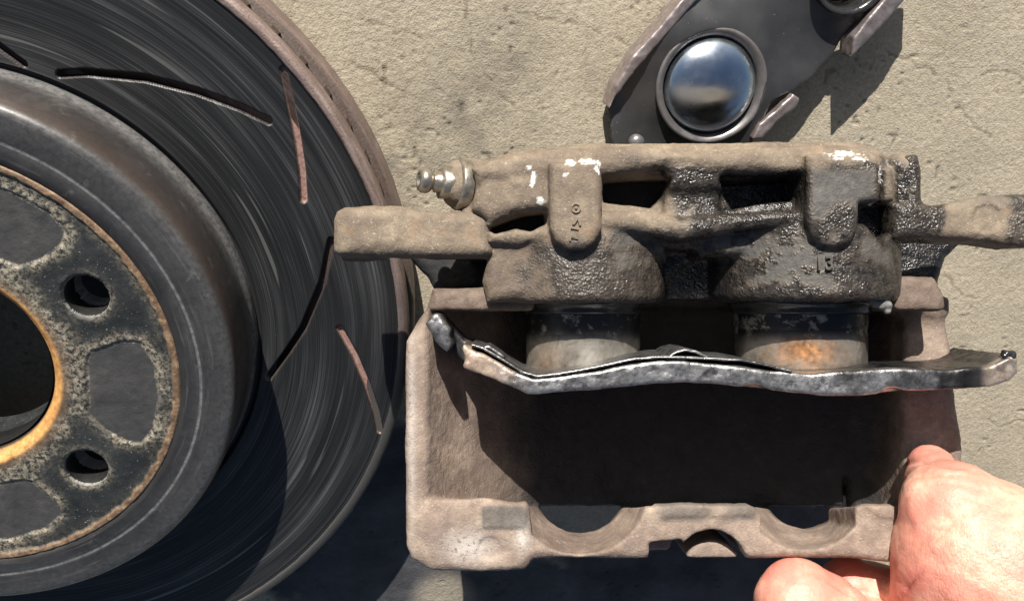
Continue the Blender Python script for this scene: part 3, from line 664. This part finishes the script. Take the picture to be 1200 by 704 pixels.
c1 = circ2(f, 1157, 256, 4.5, 14.5); f.sub(f.ext(np.abs(c1)-.55, ZW(3.9), ZW(7), .1), .2); f.sub(f.ext(c1, ZW(4.25), ZW(8), .1), .2)
castpart('mounting_ear', f, lambda u, v, w, n: dict(wet=np.maximum.reduce([sst(1112, 1100, u+n*14)*.95, sst(1172, 1186, u+n*16)*.8]), soot_shade=sst(-30, -36, w), grey=sst(1105, 1112, u)*sst(244, 236, v)*.4), seed=25)

# --- bridge and outer jaw
f = field(465, 1140, 170, 690, -78, 4, .74)
outl = [(507, 338), (620, 336), (700, 345), (1000, 345), (1050, 324), (1098, 324), (1108, 345), (1112, 400), (1119, 470), (1124, 530), (1116, 570), (1058, 596), (1056, 661), (1000, 656), (888, 655), (760, 655), (700, 655), (625, 655), (615, 668), (560, 671), (506, 671), (481, 655), (475, 640), (474, 520), (475, 400), (486, 380), (500, 360)]
f.add(ex(f, outl, -74, -5, 3.5, at=-6))
xc = q(805, 0, -50)[0]; rad = 100.0; wc = -67+rad
yt = q(0, 364, -8)[1]
f.add(ex(f, [(1030, 352), (1108, 352), (1112, 400), (1119, 470), (1124, 530), (1124, 604), (1030, 604)], -74, -25, 3, at=-26), 2)
f.add(ex(f, [(1052, 560), (1124, 560), (1124, 630), (1060, 650)], -60, -8, 3, at=-10), 2)
a = np.sqrt((np.where(f.x > xc, .88, 1.0)*(f.x-xc))**2+(f.z-ZW(wc))**2)-rad
# the lower wall is undercut: it runs back and down
ywall = q(0, 592, -5)[1] + (f.z-ZW(-5))*.27
mid = sst(q(560, 0, -20)[0], q(640, 0, -20)[0], f.x); ywall = ywall + (1-mid)*2.5
f.sub(np.maximum(np.maximum(a, f.y-yt), (ywall-f.y)*.96)+0*f.d, 2.0)
f.add(ex(f, [(1060, 352), (1108, 352), (1112, 400), (1119, 470), (1124, 530), (1124, 604), (1060, 604)], -74, -25, 3, at=-26), 6)
f.sub(f.ext(f.poly(ply([(626, 300), (1046, 300), (1046, 372), (626, 372)], -6)), ZW(-64), ZW(10), 2), 2)
f.add(ex(f, [(580, 190), (1050, 190), (1050, 380), (580, 380)], -76, -66, 2, at=-66), 2)
# scoops in the jaw and the arch
for (uc, vc, rb_, rf_, wb_, wf_, pl) in [(680, 570, 54, 80, -30, -5, [(618, 560), (620, 598), (632, 690), (757, 690), (766, 640), (753, 592), (753, 560)]), (943, 566, 52, 78, -30, -5, [(880, 560), (882, 590), (892, 606), (884, 690), (1003, 690), (1001, 560)])]:
    dp = -f.z/F; t = np.clip((f.z-ZW(wb_))/(wf_-wb_), 0, 1.6); rr = (rb_+(rf_-rb_)*t)*dp
    d = np.sqrt((f.x-(uc-600)*dp)**2+(f.y+(vc-352)*dp)**2)-rr
    d = np.maximum(d, f.poly(ply(pl, -6)))
    f.sub(np.maximum(d, ZW(-46)-f.z), .8); f.sub(np.maximum(np.maximum(np.sqrt((f.x-(uc-600)*dp)**2+(f.y+(vc-352)*dp)**2)-rb_*dp, f.y+(592-352)*dp), f.z-ZW(-30)), .8)
f.sub(f.ext(f.poly(ply([(762, 637), (800, 632), (800, 700), (762, 700)], -5)), ZW(-16), ZW(8), 1), 1)
f.sub(np.maximum(circ2(f, 833, 662, -6, 42), ZW(-40)-f.z), 1.0)
f.add(np.maximum(np.maximum(np.maximum(circ2(f, 834, 666, -14, 34), f.z-ZW(-13)), ZW(-66)-f.z), q(0, 656, -10)[1]-f.y), .6)
# worn pad abutments, set a little proud
f.add(ex(f, [(567, 594), (617, 589), (616, 617), (567, 619)], -9, -4.4, .6, at=-5), .6)
f.add(ex(f, [(768, 592), (878, 591), (884, 603), (772, 606)], -9, -4.3, .8, at=-5), 1.0)
f.add(ex(f, [(1012, 592), (1046, 592), (1052, 608), (1030, 606)], -9, -4.2, .8, at=-5), 1.0)
c1 = circ2(f, 575, 642, -5, 12); f.sub(f.ext(np.abs(c1)-.4, ZW(-5.7), ZW(-3), .1), .2)
f.sub(circ2(f, 575, 642, -5, 11.5)*1.0+np.maximum(0, ZW(-5.4)-f.z)*9, .2)
def fr(u, v, w, n):
    dk = sst(-24, -40, w+n*5)*.3  # channel darkened with depth, shade painted over the brake dust
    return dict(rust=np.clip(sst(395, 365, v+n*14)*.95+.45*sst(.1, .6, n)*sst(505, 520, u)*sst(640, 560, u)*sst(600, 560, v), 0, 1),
                wet=dk, soot_shade=np.clip(np.maximum(sst(-32, -52, w+n*3), 0)*sst(600, 588, v)+sst(-50, -60, w), 0, 1), grey=np.maximum(sst(562, 567, u)*sst(620, 617, u)*sst(590, 594, v)*sst(621, 617, v), sst(762, 772, u)*sst(892, 884, u)*sst(614, 606, v)*sst(-10, -6, w)*.8)*.8*sst(-.5, .2, n+.2),
                white=.35*np.exp(-((u-548)/26)**2-((v-640)/18)**2)+.4*np.exp(-((u-612)/8)**2-((v-630)/14)**2)+.25*np.exp(-((u-482)/5)**2-((v-500)/120)**2))
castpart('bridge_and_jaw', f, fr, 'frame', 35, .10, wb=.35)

# --- pistons and dust boots
def camlathe(name, prof, uc, vc, wc, axis, mat, parent, n=96, attrs=None):
    V, Q = lathe(prof, P(uc, vc, wc), axis, n); return mk(name, c2w(V), Q, mat, parent, attrs=attrs(V) if attrs else None)
for (uc, wc, rad, v1, org_) in ((683, -27, 19.6, 438, 0), (937, -28, 22.0, 430, 1)):
    y1 = q(0, 335, wc)[1]; y0 = q(0, v1+6, wc)[1]; L = y1-y0
    pf = [(rad*.98, 0), (rad, 3), (rad, L*.45), (rad*.99, L*.5), (rad, L*.55), (rad, L-3), (rad*.97, L-1.2), (rad*.9, L-.3), (rad*.7, L), (rad*.68, L-6), (.01, L-6)]
    rr = []
    for i_ in range(len(pf)-1):
        for t in np.linspace(0, 1, 6, endpoint=False): rr.append(tuple(np.array(pf[i_])*(1-t)+np.array(pf[i_+1])*t))
    rr.append(pf[-1])
    def at(V, k=org_):
        u_, v_, w_ = uvw(V); return dict(piston_shade=np.clip(sst(404, 386, v_)*1.0+.5*sst(.82, 1.0, np.abs(u_-(938 if k else 683))/75), 0, 1), orange=(np.exp(-((u_-945)/38)**2-((v_-412)/18)**2) if k else .25*np.exp(-((u_-640)/16)**2-((v_-420)/18)**2)))  # housing shadow painted on the piston's upper part, sides darkened too
    pa = camlathe('piston', rr, uc, 335, wc, (0, -1, 0), MAT['piston'], cal, attrs=at)
    camlathe('dust_boot', [(rad+.1, 0), (rad+1.8, -.4), (rad+2.6, .8), (rad+2.2, 2.6), (rad+.9, 3.4), (rad+1.4, 4.6), (rad+.8, 5.4), (rad-.1, 5.2)], uc, 349, wc, (0, -1, 0), MAT['rubber'], pa)
# --- bleed screw
bs = P(536, 216, -3); bd = np.array([-1, .07, .42]); bd /= np.linalg.norm(bd)
Vb, Qb = lathe([(8.2, -3), (8.3, -.2), (8.0, .5), (5, .7), (.01, .8)], bs, bd, 64)
boss = mk('bleed_boss', c2w(Vb), Qb, MAT['zinc'], cal)
f = Fld(bs-np.array([8, 12, 12.]), bs+np.array([8, 12, 12.]), .55)
f.add(f.cap(bs-bd*5, bs-bd*.3, 8.6, 8.4)); 
Vh, Qh = lathe([(5.6, .4), (5.6, 5.2), (4.9, 5.9), (.01, 6.0)], bs, bd, 6)
scr = mk('bleed_screw', c2w(Vh), Qh, MAT['zinc'], cal, smooth=False)
Vn, Qn = lathe([(3.4, 5.0), (3.4, 7.4), (2.6, 7.8), (2.6, 8.4), (3.6, 9.2), (4.1, 10.2), (4.0, 11.6), (3.3, 12.6), (2.3, 12.9), (1.8, 12.8), (1.7, 10), (.01, 9.8)], bs, bd, 40)
mk('nipple', c2w(Vn), Qn, MAT['zinc'], scr)
f = field(505, 575, 178, 262, -22, 6, .5)
f.add(f.cap(P(560, 218, -8), P(545, 217, -5), 8.6, 8.4)); castpart('bleed_lug', f, None, seed=65, wb=.3)
# --- cast-in marks
def glyph(txt, u, v, w, size_px, rot=0, tilt=(0, 0), name='cast_mark'):
    cu = bpy.data.curves.new(name, 'FONT'); cu.body = txt; cu.size = size_px*(D0-w)/F*1.35; cu.extrude = .35; cu.bevel_depth = .14; cu.align_x = 'CENTER'; cu.align_y = 'CENTER'; cu.resolution_u = 3
    ob = bpy.data.objects.new('tmp', cu); SC.collection.objects.link(ob); dg = bpy.context.evaluated_depsgraph_get()
    me = bpy.data.meshes.new_from_object(ob.evaluated_get(dg)); bpy.data.objects.remove(ob)
    co_ = np.zeros(len(me.vertices)*3, np.float32); me.vertices.foreach_get('co', co_); co_ = co_.reshape(-1, 3).astype(float); fc = [list(p.vertices) for p in me.polygons]
    r = math.radians(rot); R2 = np.array([[math.cos(r), -math.sin(r), 0], [math.sin(r), math.cos(r), 0], [0, 0, 1]]); co_ = co_@R2.T
    co_[:, 2] += co_[:, 1]*tilt[1]+co_[:, 0]*tilt[0]; co_ = co_+P(u, v, w)
    return co_, fc, me
for (t, u_, v_, sz, ro) in (('V', 677, 258, 11, 170), ('I', 674, 268, 9, 80), ('T', 673, 279, 10, 82)):
    c_, fc, me = glyph(t, u_, v_, 13.1, sz, ro); z = np.zeros(len(c_)); mk('cast_letter', c2w(c_), fc, MAT['cast'], cal, attrs=dict(wet=z, grey=z, rust=z, white=z))
Vr, Qr = lathe([(1.0, -.4), (1.1, .3), (1.5, .35), (1.6, -.4)], P(675, 244, 12.9), (0, 0, 1), 32); z = np.zeros(len(Vr)); mk('cast_letter', c2w(Vr), Qr, MAT['cast'], cal, attrs=dict(wet=z, grey=z, rust=z, white=z))
Vr, Qr = lathe([(.45, -.4), (.4, .3), (.01, .35)], P(675, 244, 12.9), (0, 0, 1), 16); z = np.zeros(len(Vr)); mk('cast_letter', c2w(Vr), Qr, MAT['cast'], cal, attrs=dict(wet=z, grey=z, rust=z, white=z))
for (t, u_) in (('1', 960), ('3', 972)):
    c_, fc, me = glyph(t, u_, 309, 11.0, 17, 0, (-.12, 0)); z = np.zeros(len(c_)); mk('cast_digit', c2w(c_), fc, MAT['cast'], cal, attrs=dict(wet=z+.3, grey=z+.9, rust=z, white=z))
# --- grit clump
f = field(1008, 1052, 340, 372, -8, 8, .4)
for (u_, v_, r_) in ((1026, 355, 1.7), (1034, 357, 1.8), (1040, 358, 1.5), (1020, 352, 1.0), (1013, 361, 1.2), (1040, 364, 1.1), (1034, 351, 1.2)): 
    p_ = P(u_, v_, 0); f.add(f.cap(p_, p_+[.8, 0, -3], r_, r_*.8), .5)
wob(f, .5, 1.3, 8); V, Q = f.mesh(); mk('grit_clump', c2w(V), Q, MAT['grit'], cal)

# ------------------------------------------------------------------ bent backing plate
po = c2w(P(800, 440, -10))
bp = thing('bent_backing_plate', po, 'thin bent bare steel pad backing plate lying edge-on across the caliper opening', 'brake pad plate')
f = field(485, 1210, 354, 480, -57, 13, .5)
top = [(499, 379), (508, 368), (514, 367), (524, 381), (541, 401), (552, 405), (575, 418), (605, 435), (625, 443), (650, 441), (700, 434), (740, 426), (770, 422), (800, 422), (850, 427), (900, 433), (950, 437), (1000, 434), (1040, 431), (1110, 432), (1140, 430), (1160, 428), (1176, 420), (1188, 414)]
bot = [(1191, 416), (1191, 436), (1180, 446), (1160, 453), (1110, 456), (1060, 458), (1010, 463), (960, 463), (900, 457), (850, 451), (800, 448), (770, 449), (700, 456), (632, 461), (618, 461), (600, 453), (575, 443), (545, 431), (536, 424), (522, 411), (511, 401)]
f.add(ex(f, top+bot, -30, 7, .9, at=6))
f.add(ex(f, [(630, 450), (700, 436), (770, 426), (850, 430), (960, 438), (1010, 436), (1010, 452), (900, 449), (770, 442), (700, 450)], -54, -27, .9, at=-30), 1)  # unseen deep extension, added to block sun leaking behind the plate
# pressed-in hollows along the lower edge
for (uc, vc, r_) in ((560, 398, 10), (880, 466, 16), (1040, 470, 16)): f.sub(np.maximum(circ2(f, uc, vc, 3, r_), ZW(5)-f.z), 2)
f.sub(f.ext(f.poly(ply([(530, 380), (545, 398), (541, 408), (546, 420), (540, 440), (520, 420), (531, 402), (526, 392)], 6)), ZW(-9), ZW(12), .2), .4)
wob(f, .22, 7, 3); V, Q = f.mesh(); V = smoothmesh(V, Q, 1); u, v, w = uvw(V); nn = fbm(V/5, 3, 12)
V = V+vnorm(V, Q)*(.06*fbm(V/1.8, 3, 13)+.12*fbm(V/5, 2, 19))[:, None]
mk('plate', c2w(V), Q, MAT['plate'], bp, attrs=dict(brown=np.clip(sst(622, 575, u+nn*10)*sst(528, 545, u)*.9+sst(1128, 1150, u)*.6, 0, 1), black=np.clip(sst(520, 527, u)*sst(546, 540, u)*sst(-2, -5, w)+sst(1082, 1100, u+nn*8)*sst(1160, 1140, u)*.85+sst(5.0, 2.5, w)*.75+.5*np.exp(-((u-1145)/14)**2)+.6*sst(.5, .9, nn)*sst(900, 960, u), 0, 1)))  # black beside the left tab paints a shadow crossing the strip
def ribbon(name, ctr, th_mm, w0, w1, mat, parent, attrs=None):
    f = field(min(c[0] for c in ctr)-5, max(c[0] for c in ctr)+5, min(c[1] for c in ctr)-6, max(c[1] for c in ctr)+6, w0, w1, .4)
    pts = ply(ctr, w1); X, Y = np.meshgrid(f.ax[0], f.ax[1], indexing='ij'); d = segd(X, Y, pts)[:, :, None]-th_mm/2
    f.add(f.ext(d, ZW(w0), ZW(w1), .15)); V, Q = f.mesh(); V = smoothmesh(V, Q, 1)
    z = np.zeros(len(V)); mk(name, c2w(V), Q, mat, parent, attrs=dict(brown=z, black=z))
ribbon('shim', [(553, 404), (566, 408), (590, 422), (612, 436), (630, 441), (655, 438), (700, 430), (740, 421), (775, 418), (830, 420), (870, 422), (900, 428), (928, 435)], .9, -26, 7.6, MAT['plate'], bp)
ribbon('shim', [(783, 419), (792, 413), (803, 410), (816, 412), (830, 419)], .9, -20, 7.2, MAT['plate'], bp)
ribbon('shim', [(567, 408), (572, 406), (580, 411), (590, 418)], .9, -12, 6.5, MAT['plate'], bp)
f = field(1170, 1200, 405, 425, 0, 10, .35)
for (u_, v_) in ((1178, 417), (1183, 414), (1188, 414), (1186, 418), (1180, 414)): 
    p_ = P(u_, v_, 6); f.add(f.cap(p_, p_+[.3, .2, -2], .9, .8), .4)
wob(f, .5, 1.1, 8); V, Q = f.mesh(); mk('grease_blob', c2w(V), Q, MAT['rubber'], bp)

# ------------------------------------------------------------------ the hand
ho = c2w(P(1160, 760, 0))
hand = thing('person', ho, 'bare sunlit hand of a person gripping the caliper, thumb on top and fingers underneath', 'person')
f = field(800, 1420, 500, 1150, -78, 40, .95)
def ch(pts, k=5, first=False):
    for (a, b) in zip(pts[:-1], pts[1:]):
        f.add(f.cap(P(*a[:3]), P(*b[:3]), a[3]*(D0-a[2])/F, b[3]*(D0-b[2])/F), k)
ch([(1091, 546, -17, 27), (1099, 572, -8, 36)], 3)                                             # thumb tip
ch([(1099, 572, -8, 36), (1114, 594, 2, 55), (1146, 645, 4, 88), (1166, 690, 2, 108)], 2.5)                          # thumb
ch([(1166, 690, 2, 108), (1180, 780, -8, 124), (1190, 900, -20, 130)], 9)                     # thenar
ch([(1190, 900, -20, 130), (1250, 1050, -30, 105), (1330, 1160, -34, 100)], 10)              # palm, wrist
ch([(1190, 830, -30, 100), (1090, 900, -40, 90)], 10)
ch([(1130, 745, -12, 52), (1075, 742, -16, 44), (1020, 752, -14, 46)], 8)                    # web to the index finger
k0 = f.d.copy(); f.d[:] = 50
ch([(934, 705, -3, 50), (968, 730, -6, 50)], 4); ch([(968, 730, -6, 50), (1015, 765, -16, 50), (1075, 820, -30, 56)], 5)   # index finger
idx_ = f.d.copy(); f.d[:] = 50
ch([(996, 694, -26, 40), (1032, 708, -28, 44), (1070, 770, -40, 50), (1100, 860, -48, 55)], 5)      # middle
mid_ = f.d.copy(); f.d[:] = 50
ch([(900, 790, -36, 36), (950, 830, -44, 38), (1010, 880, -50, 42), (1090, 930, -48, 50)], 5)      # ring
rg_ = f.d.copy(); f.d[:] = 50
ch([(905, 880, -40, 30), (960, 925, -46, 33), (1020, 965, -48, 36), (1090, 985, -44, 44)], 5)      # little
f.add(rg_, .8); f.add(mid_, .8); f.add(idx_, .8); f.add(k0, 4)
wob(f, .35, 9, 14)
V, Q = f.mesh(); V = smoothmesh(V, Q, 3); u, v, w = uvw(V); Nn = vnorm(V, Q)
# flexion creases across the thumb and the bent finger
dv = np.zeros(len(V))
for (cu_, cv_, slope, amp_, wd_, ln) in [(1098, 541, .10, 1.6, 3.6, 40), (1112, 555, .05, .6, 2.4, 46), (1120, 566, .08, .5, 2.2, 40), (1122, 580, .15, .35, 2.0, 45), (1140, 612, .3, .3, 2.2, 50), (1008, 690, .35, .7, 2.5, 40), (1030, 700, .3, .4, 2.2, 40), (985, 688, .6, .8, 2.5, 22), (1062, 690, -1.2, .6, 3, 30), (1150, 640, .5, .3, 2.2, 45), (1120, 665, .4, .25, 2, 40)]:
    dd = (v-(cv_+slope*(u-cu_)+.0035*(u-cu_)**2+3*vnoise(V/6, 5))); dv -= amp_*np.exp(-(dd/wd_)**2)*np.exp(-((u-cu_)/ln)**2)
V = V + Nn*(dv + .16*fbm(V*np.array([.6, 1.4, 1])/3, 3, 6) + .5*fbm(V/13, 2, 8))[:, None]
pink = np.clip(.8*sst(1000, 980, u)*sst(720, 690, v)*.5 + .65*np.exp(-((u-1070)/22)**2)*sst(560, 600, v)*sst(720, 690, v)*.6+.8*sst(560, 530, v)*.7+.5*sst(.1, .6, fbm(V/14, 3, 44))+.7*sst(-14, -24, w)*sst(1060, 1040, u), 0, .85)
wr = np.clip(sst(590, 640, v)*sst(1075, 1100, u), 0, 1)
mk('hand', c2w(V), Q, MAT['skin'], hand, attrs=dict(pink=pink, wrinkle=wr))
for o in bpy.data.objects:
    if '_o' in o: del o['_o']
